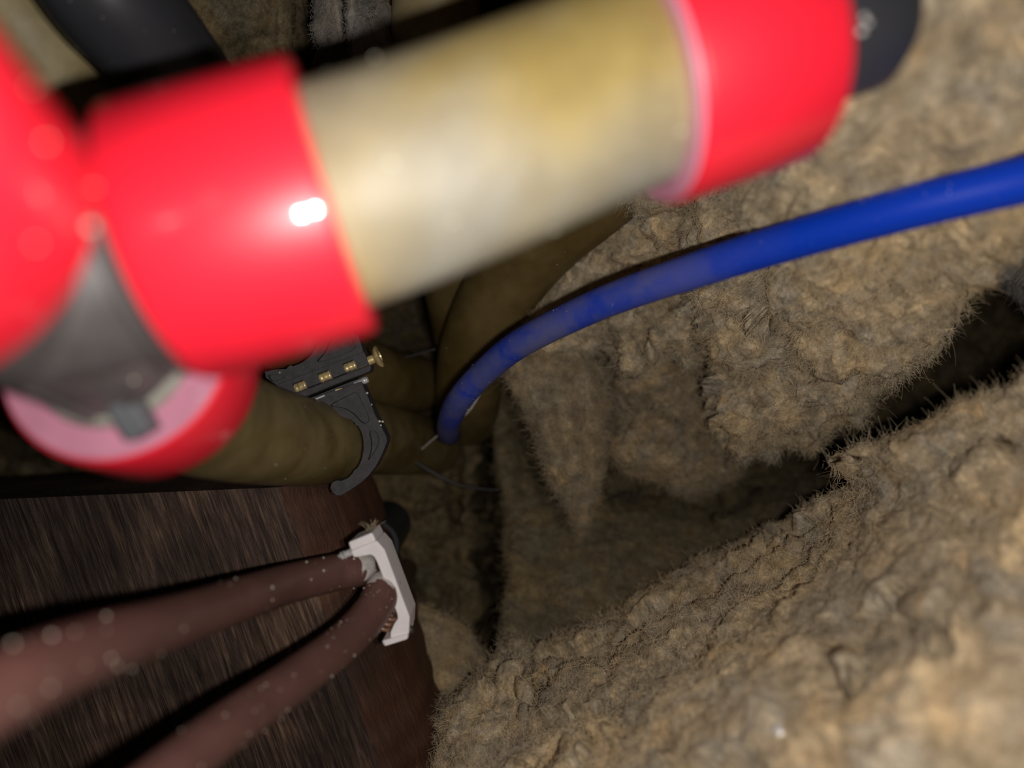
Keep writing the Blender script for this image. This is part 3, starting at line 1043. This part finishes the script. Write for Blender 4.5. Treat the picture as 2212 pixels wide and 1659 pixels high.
# pipe out of the tee towards the camera
up_ = empty('plastic_pipe', T0 + r_up * 20, 'plastic pipe rising from the grey tee, only its big red sleeve in view', 'pipe')
mesh('tube', *lathe([(2, R_PIPE), (46, R_PIPE)], UN, r_up, 64), M['pex'], up_)
s3 = sleeve(up_, UN, r_up, 19.0, 'bright red sleeve, cut off by the photo edge', False, False)
r_ = np.random.RandomState(21)
cs, rs = [], []
for _ in range(9):
    t = r_.uniform(0.3, 12)
    th = r_.uniform(-0.5, 1.9)
    _, uu_, vv_ = frame_of(r_up)
    dv = Vector((math.cos(th), math.sin(th), 0))
    dv = (dv - r_up * dv.dot(r_up)).normalized()
    cs.append(UN + r_up * t + dv * (R_SL + 0.03))
    rs.append(r_.uniform(0.06, 0.16))
cs.append(W(197, 490, 53.6))  # bright grain standing in for the flash glint at the rim corner
rs.append(0.34)
blobs(cs, rs, 'dust', M['dust'], s3, 1, 9)

# pipe out of the tee down to the clip
dp = empty('plastic_pipe', BN, 'olive plastic pipe running down from the tee into the open clip hook', 'pipe')
CL = W(690, 956, 174)
pth = [(BN + r_dn * 1.5, 10.6), (BN + r_dn * 11, 10.6), (W(440, 898, 120), 9.9), (W(575, 940, 148), 9.9), (CL, 9.9),
       (W(790, 945, 210), 10.6), (W(862, 955, 240), 10.6), (W(935, 965, 275), 10.6)]
v_, f_, dpath = sweep(pth, 64, 10)
mesh('tube', v_, f_, M['pex_low'], dp)
s4 = sleeve(dp, BN, r_dn, 11.0, 'bright red sleeve seen end on, with pale pink glare painted on its rim', True, False, R_SL, 8.5)
dust_on_path(dpath, 40, 0.06, 0.22, dp, 12, 2.6, 0.2, 0.75)

# black fitting at the right end
bf0 = rs0 + rs_dir * 16.5
bf = empty('pipe_fitting', bf0, 'black plastic pipe fitting beyond the red sleeve, partly cut off', 'pipe fitting')
k = mesh('body', *join_vf(
    lathe([(-2, 8.6), (0.6, 8.6), (1.0, 9.4), (2.6, 9.4), (3.0, 8.4), (11.5, 8.4), (14.0, 6.6)], bf0, rs_dir, 64),
    lathe([(0, 7.6), (22, 7.6)], bf0 + rs_dir * 5.5, Vector((-0.2, 0.9, 0.35)), 48)), M['blackpipe'], bf)
autosmooth(fixnormals(k), 40)
cs = []
for t_, th_ in ((4.6, -0.50), (5.4, -0.42), (5.0, -0.35), (8.2, 0.35), (7.6, 0.45), (8.6, 0.55), (7.2, 0.62)):
    uo = Vector((0, 0, 1)) - rs_dir * rs_dir.z
    uo.normalize()
    so = Vector((0, 1, 0)) - rs_dir * rs_dir.y
    so = (so - uo * so.dot(uo)).normalized()
    cs.append(bf0 + rs_dir * t_ + (uo * math.cos(th_) + so * math.sin(th_)) * 8.5)
blobs(cs, [0.55, 0.4, 0.45, 0.4, 0.4, 0.35, 0.3], 'smear', M['smear'], bf, 0.5, 2)

# ------------------------------------------------------------------ other pipes
p1 = empty('plastic_pipe', W(1150, 600, 215), 'curved olive brown plastic pipe bending down behind the blue cable', 'pipe')
v_, f_, path = sweep([(W(1480, 250, 186), R_PIPE), (W(1310, 400, 192), R_PIPE), (W(1170, 520, 203), R_PIPE), (W(1075, 640, 216), R_PIPE), (W(1024, 760, 232), R_PIPE), (W(1012, 850, 250), R_PIPE), (W(1012, 900, 270), R_PIPE)], 48, 10)
mesh('tube', v_, f_, M['pex_old'], p1)
dust_on_path(path, 30, 0.05, 0.14, p1, 5, 1.2)
p2 = empty('plastic_pipe', W(960, 600, 232), 'dull olive plastic pipe just behind the curved olive brown one, mostly hidden', 'pipe')
v_, f_, path = sweep([(W(1010, 330, 206), R_PIPE), (W(968, 480, 220), R_PIPE), (W(985, 600, 236), R_PIPE), (W(1005, 720, 256), R_PIPE), (W(1018, 800, 276), R_PIPE)], 48, 8)
mesh('tube', v_, f_, M['pex_old'], p2)
dust_on_path(path, 20, 0.05, 0.14, p2, 6, 1.2)
p5 = empty('plastic_pipe', W(940, 40, 188), 'pale olive plastic pipe going behind the front pipe beside the grey wool strips', 'pipe')
v_, f_, path = sweep([(W(938, -160, 182), R_PIPE), (W(942, 20, 186), R_PIPE), (W(925, 200, 198), R_PIPE), (W(880, 330, 218), R_PIPE), (W(855, 420, 262), R_PIPE)], 48, 8)
mesh('tube', v_, f_, M['pex_mid'], p5)
p3 = empty('plastic_pipe', W(100, 100, 125), 'pale olive plastic pipe in the photo corner, between a red sleeve and the black pipe', 'pipe')
v_, f_, path = sweep([(W(-130, -180, 134), R_PIPE), (W(24, 26, 141), R_PIPE), (W(160, 212, 152), R_PIPE), (W(330, 430, 165), R_PIPE), (W(430, 520, 186), R_PIPE), (W(480, 580, 232), R_PIPE)], 48, 8)
mesh('tube', v_, f_, M['pex_mid'], p3)
dust_on_path(path, 30, 0.05, 0.2, p3, 7, 1.5)
p6 = empty('plastic_pipe', W(640, 730, 190), 'dark brown plastic pipe held in the clip hook under the red sleeve', 'pipe')
v_, f_, path = sweep([(W(540, 640, 150), 10.4), (W(592, 694, 176), 10.4), (W(720, 780, 210), 10.4), (W(830, 818, 240), 10.4), (W(900, 830, 268), 10.4)], 48, 8)
mesh('tube', v_, f_, M['pex_old'], p6)
p4 = empty('black_pipe', W(280, 20, 128), 'thick black plastic pipe emerging above the first red sleeve', 'pipe')
v_, f_, path = sweep([(W(130, -200, 116), 10.0), (W(226, -25, 122), 10.0), (W(322, 90, 132), 10.0), (W(440, 250, 150), 10.0), (W(530, 380, 180), 10.0), (W(610, 480, 215), 10.0), (W(680, 560, 262), 10.0)], 48, 8)
mesh('tube', v_, f_, M['blackpipe'], p4)
dust_on_path(path, 26, 0.05, 0.18, p4, 8, 1.2, 0.1, 0.5)

# conduit end behind the white clamp
ce = empty('conduit', W(830, 1180, 228), 'round black conduit end in the shadow behind the white clamp', 'conduit')
k = mesh('tube', *lathe([(0, 7.4), (0, 6.2), (26, 6.2), (26, 7.4)], W(806, 1178, 214), Vector((0.0, 0.05, -1)), 48, True), M['blackpipe'], ce)
autosmooth(fixnormals(k), 40)

# ------------------------------------------------------------------ black double pipe clip
ZC = 166.0


def zoom6(pts, d=ZC):
    s = 340.0 / 1524.0
    out = []
    for x, y in pts:
        w = W(560 + x * s, 720 + y * s, d)
        out.append((w.x, w.y))
    if sum(out[i][0] * out[(i + 1) % len(out)][1] - out[(i + 1) % len(out)][0] * out[i][1] for i in range(len(out))) < 0:
        out.reverse()
    return out


def chaikin(p, it=1):
    for _ in range(it):
        q = []
        n = len(p)
        for i in range(n):
            a, b = p[i], p[(i + 1) % n]
            q.append((a[0] * 0.8 + b[0] * 0.2, a[1] * 0.8 + b[1] * 0.2))
            q.append((a[0] * 0.2 + b[0] * 0.8, a[1] * 0.2 + b[1] * 0.8))
        p = q
    return p


clip = empty('pipe_clip', W(760, 860, ZC), 'black plastic double pipe clip with brass screws, hooked around two olive pipes', 'clip')
lower = zoom6([(330, 668), (650, 580), (985, 468), (1050, 610), (1122, 790), (1180, 900), (1232, 1005), (1236, 1050), (1190, 1170), (1130, 1285), (1065, 1370),
               (1000, 1435), (900, 1505), (792, 1570), (745, 1568), (705, 1540), (688, 1495), (700, 1450), (740, 1425), (800, 1428), (870, 1392), (912, 1345), (918, 1322), (935, 1318), (960, 1290),
               (992, 1225), (1010, 1120), (1008, 1040), (990, 960), (955, 895), (930, 888), (925, 868), (880, 835), (810, 812), (740, 775), (660, 775), (600, 770), (500, 740)])
h1 = zoom6(chaikin([(685, 692), (800, 630), (930, 568), (958, 580), (1010, 700), (1074, 842), (1025, 880), (975, 850), (905, 775), (830, 730), (760, 715), (700, 712)]))
h2 = zoom6(chaikin([(1060, 955), (1112, 930), (1165, 1015), (1150, 1085), (1105, 1165), (1062, 1228), (1052, 1225), (1085, 1120), (1080, 1030)]))
lh = mesh('hook', *plate(lower, [h1, h2], H - ZC, 5.0, 1.4), M['black'], clip, False)
bevel_mod(fixnormals(lh), 0.22, 2, 50)
ur = zoom6([(60, 372), (150, 352), (268, 345), (285, 322), (305, 312), (330, 320), (420, 285), (500, 222), (560, 130), (590, 20), (590, -120), (540, -240), (700, -300), (860, -160), (905, -10), (960, 20), (1012, 180), (700, 300), (420, 402), (170, 500), (70, 430)])
uh1 = zoom6(chaikin([(545, 285), (640, 180), (690, 60), (700, -100), (820, -100), (868, -10), (940, 130), (930, 152), (880, 180), (700, 248)]))
uh2 = zoom6(chaikin([(85, 405), (150, 400), (245, 405), (248, 430), (150, 468), (110, 455)]))
uh = mesh('hook', *plate(ur, [uh1, uh2], H - ZC + 0.4, 5.0, 1.4), M['black'], clip, False)
bevel_mod(fixnormals(uh), 0.22, 2, 50)
# band with three screw windows
band = zoom6([(160, 498), (420, 398), (700, 296), (1012, 178), (1060, 296), (740, 420), (420, 545), (280, 602)])


def window(cx, cy, w=58, h=44):
    ang = math.atan2(-305, 800)
    ca, sa = math.cos(ang), math.sin(ang)
    return zoom6([(cx + x * ca - y * sa, cy + x * sa + y * ca) for x, y in ((-w, -h), (w, -h), (w, h), (-w, h))])


wins = [(388, 510), (630, 412), (872, 315)]
bd = mesh('band', *plate(band, [window(x, y) for x, y in wins], H - ZC - 0.3, 5.2, 1.5), M['black'], clip, False)
bevel_mod(fixnormals(bd), 0.12, 2, 50)
bdir = (Vector(zoom6([(872, 315)])[0]) - Vector(zoom6([(388, 510)])[0])).normalized()
bdir3 = Vector((bdir.x, bdir.y, 0))
for (x, y) in wins:
    c = Vector((*zoom6([(x + 4, y + 8)])[0], H - ZC - 1.2))
    prof = []
    for t in np.linspace(-1.45, 1.45, 9):
        prof.append((t, 1.12 + 0.10 * math.cos(t * 6.5)))
    sc = mesh('screw', *lathe(prof, c, bdir3, 20), M['brass'], clip)
    sc['label'] = 'brass screw showing in a window'
    fixnormals(sc)
rail = zoom6([(285, 606), (600, 486), (1078, 300), (1088, 325), (1082, 368), (740, 500), (395, 642), (330, 650)])
rl = mesh('rail', *plate(rail, [], H - ZC + 0.9, 4.5, 1.0), M['black'], clip, False)
bevel_mod(fixnormals(rl), 0.35, 3, 50)
strip = zoom6([(395, 660), (740, 520), (1000, 420), (1010, 470), (650, 610), (420, 690)])
st = mesh('strap', *plate(strip, [], H - ZC - 1.6, 3.2, 1.0), M['blackpipe'], clip, False)
fixnormals(st)
# bright bit of metal in the slot under the rail
sl = zoom6([(508, 648), (570, 620), (630, 596), (636, 608), (575, 634), (516, 660)])
k = mesh('screw', *plate(sl, [], H - ZC + 0.15, 0.8, 0.3), M['steel'], clip, False)
k['label'] = 'bright metal edge in the slot'
fixnormals(k)
sl = zoom6([(735, 548), (800, 528), (803, 536), (738, 557)])
k = mesh('screw', *plate(sl, [], H - ZC + 0.15, 0.8, 0.3), M['brass'], clip, False)
fixnormals(k)
# large screw head at the end of the band
hc_ = Vector((*zoom6([(1085, 250)])[0], H - ZC - 1.5))
hs = mesh('screw', *lathe([(-4, 1.05), (0.4, 1.05), (0.5, 1.5), (0.9, 2.2), (1.35, 2.55), (1.7, 2.6), (1.9, 2.3), (1.95, 1.2), (1.4, 1.1), (1.4, 0.2)], hc_, bdir3, 32), M['brass'], clip)
hs['label'] = 'large brass screw head at the end'
autosmooth(fixnormals(hs), 50)
hc2 = Vector((*zoom6([(990, 462)])[0], H - ZC - 1.8))
k = mesh('screw', *lathe([(-2, 0.7), (0, 0.7), (0.2, 0.9), (0.45, 0.7), (0.65, 0.9), (0.9, 0.7), (1.1, 0.85), (1.3, 0.5)], hc2, bdir3, 20), M['steel'], clip)
autosmooth(fixnormals(k), 50)
cs, rs = [], []
r_ = np.random.RandomState(31)
for (x, y) in [(1090, 690), (1165, 852), (1195, 855), (1178, 890), (738, 895), (605, 790), (495, 722), (450, 745), (712, 490), (1045, 578), (310, 320), (660, 940), (200, 380), (170, 1395), (400, 1412)]:
    w = W(560 + x * .2231, 720 + y * .2231, ZC - 0.3)
    cs.append(w)
    rs.append(r_.uniform(0.16, 0.32))
blobs(cs, rs, 'dust', M['dust'], clip, 0.8, 5)

# ------------------------------------------------------------------ white clamp
ZW = 147.0


def zoom4(pts, d=ZW):
    s = 600.0 / 1634.0
    out = []
    for x, y in pts:
        w = W(600 + x * s, 1050 + y * s, d)
        out.append((w.x, w.y))
    if sum(out[i][0] * out[(i + 1) % len(out)][1] - out[(i + 1) % len(out)][0] * out[i][1] for i in range(len(out))) < 0:
        out.reverse()
    return out


wc = empty('cable_clamp', W(830, 1280, ZW), 'white plastic cable clamp screwed to the timber edge around two brown cables', 'clamp')
saddle = zoom4([(432, 382), (582, 322), (628, 374), (690, 540), (776, 772), (771, 868), (664, 900), (662, 862), (684, 812), (706, 780), (702, 752), (660, 640), (612, 520), (580, 440), (566, 416), (545, 404), (470, 418), (444, 416)])
sb_ = mesh('saddle', *plate(saddle, [], H - ZW, 9.0, 0.5), M['white'], wc, False)
bevel_mod(fixnormals(sb_), 0.3, 3, 40)
ear1 = zoom4([(416, 328), (556, 270), (582, 322), (432, 380)])
ear2 = zoom4([(612, 906), (768, 864), (768, 896), (628, 940)])
for e_ in (ear1, ear2):
    k = mesh('ear', *plate(e_, [], H - ZW + 0.5, 9.0, 0.5), M['white'], wc, False)
    bevel_mod(fixnormals(k), 0.4, 3, 40)
sdir = Vector((-0.92, -0.38, 0))
p = Vector((*zoom4([(432, 392)])[0], H - ZW - 0.8))
k = mesh('screw', *lathe([(-2, 0.75), (0.0, 0.75), (1.4, 0.72), (1.5, 0.9), (1.8, 0.72), (2.1, 0.9), (2.4, 0.7), (2.9, 0.5)], p, sdir, 20), M['steel'], wc)
k['label'] = 'bright steel screw'
autosmooth(fixnormals(k), 50)
p = Vector((*zoom4([(766, 862)])[0], H - ZW - 1.5))
k = mesh('screw', *lathe([(-1, 0.8), (0.6, 0.8), (0.9, 0.5)], p, -sdir, 20), M['blackwire'], wc)
k['label'] = 'dark screw end'
fixnormals(k)
p = Vector((*zoom4([(495, 600)])[0], H - 158.5))
k = mesh('screw', *lathe([(0, 1.1), (0.3, 1.25), (0.9, 1.25), (1.1, 1.0), (0.6, 0.75), (0.3, 0.5)], p, Vector((0.25, -0.15, 0.95)), 28), M['copper'], wc)
k['label'] = 'dull copper coloured screw head'
autosmooth(fixnormals(k), 50)
# coiled copper spring showing between the lower cable and the clamp
coil = []
c0 = Vector((*zoom4([(582, 880)])[0], H - 153.0))
c1 = Vector((*zoom4([(645, 775)])[0], H - 151.5))
ax = (c1 - c0)
a_, u_, w_ = frame_of(ax)
for i in range(56):
    t = i / 55
    th = 2 * math.pi * 3.0 * t
    coil.append((c0 + ax * t + (u_ * math.cos(th) + w_ * math.sin(th)) * 2.1, 0.5))
v_, f_, _p = sweep(coil, 10, 2)
k = mesh('spring', v_, f_, M['copper'], wc)
k['label'] = 'dull copper coil under the lower cable'
hair = []
for i in range(14):
    b0 = Vector((*zoom4([(520 + 4 * i, 265 - 0.8 * i)])[0], H - ZW))
    t = rng.uniform(-1, 1)
    hair.append(sweep([(b0, 0.03), (b0 + Vector((t, 1.0, 0.2)), 0.03), (b0 + Vector((t * 2.2, 1.3 + rng.rand(), 0.1)), 0.02)], 4, 3)[:2])
v_, f_ = join_vf(*hair)
k = mesh('fibres', v_, f_, M['fibre'], wc)
k['kind'] = 'stuff'

# ------------------------------------------------------------------ brown cables
RC = 3.65
bc1 = empty('brown_cable', W(600, 1265, 140), 'upper of two brown cables, entering the white clamp nearer its steel screw', 'cable', None)
v_, f_, path = sweep([(W(-260, 1620, 52), RC), (W(0, 1490, 64), RC), (W(200, 1402, 80), RC), (W(400, 1336, 105), RC), (W(600, 1268, 134), RC), (W(710, 1240, 147), RC), (W(775, 1228, 152), RC * 0.98), (W(799, 1219, 161), RC * 0.95), (W(800, 1206, 176), RC * 0.95), (W(806, 1192, 210), RC), (W(840, 1160, 262), RC)], 40, 10)
mesh('sheath', v_, f_, M['brown'], bc1)
dust_on_path(path, 60, 0.05, 0.30, bc1, 41, 1.5, 0.05, 0.65)
bc2 = empty('brown_cable', W(640, 1465, 125), 'lower of two brown cables, bending sharply out of the white clamp', 'cable', None)
v_, f_, path2 = sweep([(W(-420, 2420, 50), RC), (W(-100, 2070, 62), RC), (W(150, 1850, 78), RC), (W(380, 1660, 94), RC), (W(500, 1565, 106), RC), (W(640, 1466, 122), RC), (W(745, 1385, 136), RC), (W(805, 1318, 145), RC), (W(828, 1272, 150), RC), (W(836, 1266, 159), RC * 0.95), (W(842, 1260, 174), RC * 0.95), (W(856, 1252, 210), RC), (W(880, 1230, 262), RC)], 40, 10)
mesh('sheath', v_, f_, M['brown'], bc2)
dust_on_path(path2, 110, 0.05, 0.24, bc2, 42, 1.5, 0.2, 0.68)


def smear_on(path, t_c, half, th0, th1, parent, seed):
    """thin dried smear lying on a cable's upper side"""
    r_ = np.random.RandomState(seed)
    m = len(path)
    V, Fc = [], []
    nu_, nv_ = 22, 30
    for i in range(nu_ + 1):
        s = t_c + (i / nu_ - 0.5) * 2 * half
        f = s * (m - 1)
        i0 = int(f)
        p = path[i0][0].lerp(path[i0 + 1][0], f - i0)
        t = (path[i0 + 1][0] - path[i0][0]).normalized()
        upv = Vector((0, 0, 1)) + Vector((-p.x, -p.y, 0)) * 0.02
        upv = (upv - t * upv.dot(t)).normalized()
        s_ = t.cross(upv)
        edge = abs(i / nu_ - 0.5) * 2
        for j in range(nv_ + 1):
            k = j / nv_
            wv = 0.75 * math.sin(k * 8 + seed * 2) * math.cos(i * 0.45 + seed) + 0.5 * math.sin(k * 19 + seed + i * 0.6)
            e = min(1, max(0, (1 - edge) * 1.5 + wv * 0.55))
            th = th0 + (th1 - th0) * k
            ee = min(1, 4 * min(k, 1 - k))
            lift = -0.10 + 0.20 * min(1, e * 2) * ee
            V.append(p + (upv * math.cos(th) + s_ * math.sin(th)) * (path[i0][1] + lift))
    w = nv_ + 1
    for i in range(nu_):
        for j in range(nv_):
            a = i * w + j
            Fc.append((a, a + 1, a + w + 1, a + w))
    o = mesh('smear', V, Fc, M['smear'], parent)
    o['label'] = 'grey white dried smear'
    return fixnormals(o)


blobs([W(592, 1286, 134 - 3.6), W(700, 1262, 146 - 3.6)], [0.5, 0.16], 'dust', M['dust'], bc1, 0.8, 77)
blobs([W(811, 1290, 148 - 3.7), W(765, 1330, 143 - 3.7)], [0.52, 0.36], 'dust', M['dust'], bc2, 0.8, 78)
smear_on(path, 0.595, 0.022, -1.3, 1.4, bc1, 1)
smear_on(path2, 0.654, 0.017, -1.7, 1.7, bc2, 2)

# ------------------------------------------------------------------ blue cable and thin wires
blue = empty('blue_cable', W(1600, 560, 140), 'bright blue cable curving across the wool down into the dark gap', 'cable')
RB = 3.35
v_, f_, path = sweep([(W(3000, 190, 78), RB), (W(2600, 295, 87), RB), (W(2212, 388, 101), RB), (W(1950, 452, 111), RB), (W(1700, 522, 124), RB), (W(1500, 585, 137), RB), (W(1300, 655, 153), RB), (W(1130, 738, 170), RB), (W(1050, 800, 182), RB),
                      (W(995, 860, 192), RB), (W(972, 905, 206), RB), (W(968, 935, 225), RB), (W(975, 940, 255), RB)], 36, 10)
mesh('sheath', v_, f_, M['blue'], blue)
dust_on_path(path, 60, 0.04, 0.14, blue, 51, 1.4, 0.14, 0.8)

tw = empty('thin_wire', W(960, 930, 226), 'thin pale wire running slantwise under the end of the blue cable', 'wire')
v_, f_, _p = sweep([(W(1036, 852, 214), 0.3), (W(1015, 885, 216), 0.36), (W(985, 912, 220), 0.3), (W(940, 945, 226), 0.25), (W(895, 985, 232), 0.22)], 12, 8)
mesh('strand', v_, f_, M['smear'], tw)
tw2 = empty('thin_wire', W(980, 1030, 232), 'thin black wire sagging across the deepest wool towards the seam', 'wire')
v_, f_, _p = sweep([(W(880, 985, 230), 0.6), (W(925, 1015, 232), 0.55), (W(985, 1045, 232), 0.5), (W(1040, 1056, 230), 0.5), (W(1078, 1058, 226), 0.45)], 12, 8)
mesh('strand', v_, f_, M['blackwire'], tw2)
tw3 = empty('thin_wire', W(900, 765, 234), 'thin grey wire end beside the curved olive pipe', 'wire')
v_, f_, _p = sweep([(W(840, 778, 240), 0.2), (W(890, 768, 236), 0.2), (W(940, 754, 232), 0.2)], 10, 6)
mesh('strand', v_, f_, M['slate'], tw3)

# little bead lying on the pale batt
pq = np.c_[CX + PALE_V[:, 0] * F / (H - PALE_V[:, 2]), CY - PALE_V[:, 1] * F / (H - PALE_V[:, 2])]
bp = Vector(PALE_V[np.argmin(((pq - (1674, 1570)) ** 2).sum(1))]) + Vector((0, 0, 1.2))
bd_ = mesh('bead', *lathe([(-0.7, 0.35), (-0.55, 0.62), (0, 0.8), (0.55, 0.62), (0.7, 0.35), (0.3, 0.28)], bp, Vector((0.15, -0.1, 1)), 24), M['steel'])
fixnormals(bd_)
tag(bd_, 'tiny shiny metal bead lying on the pale wool batt', 'bead')
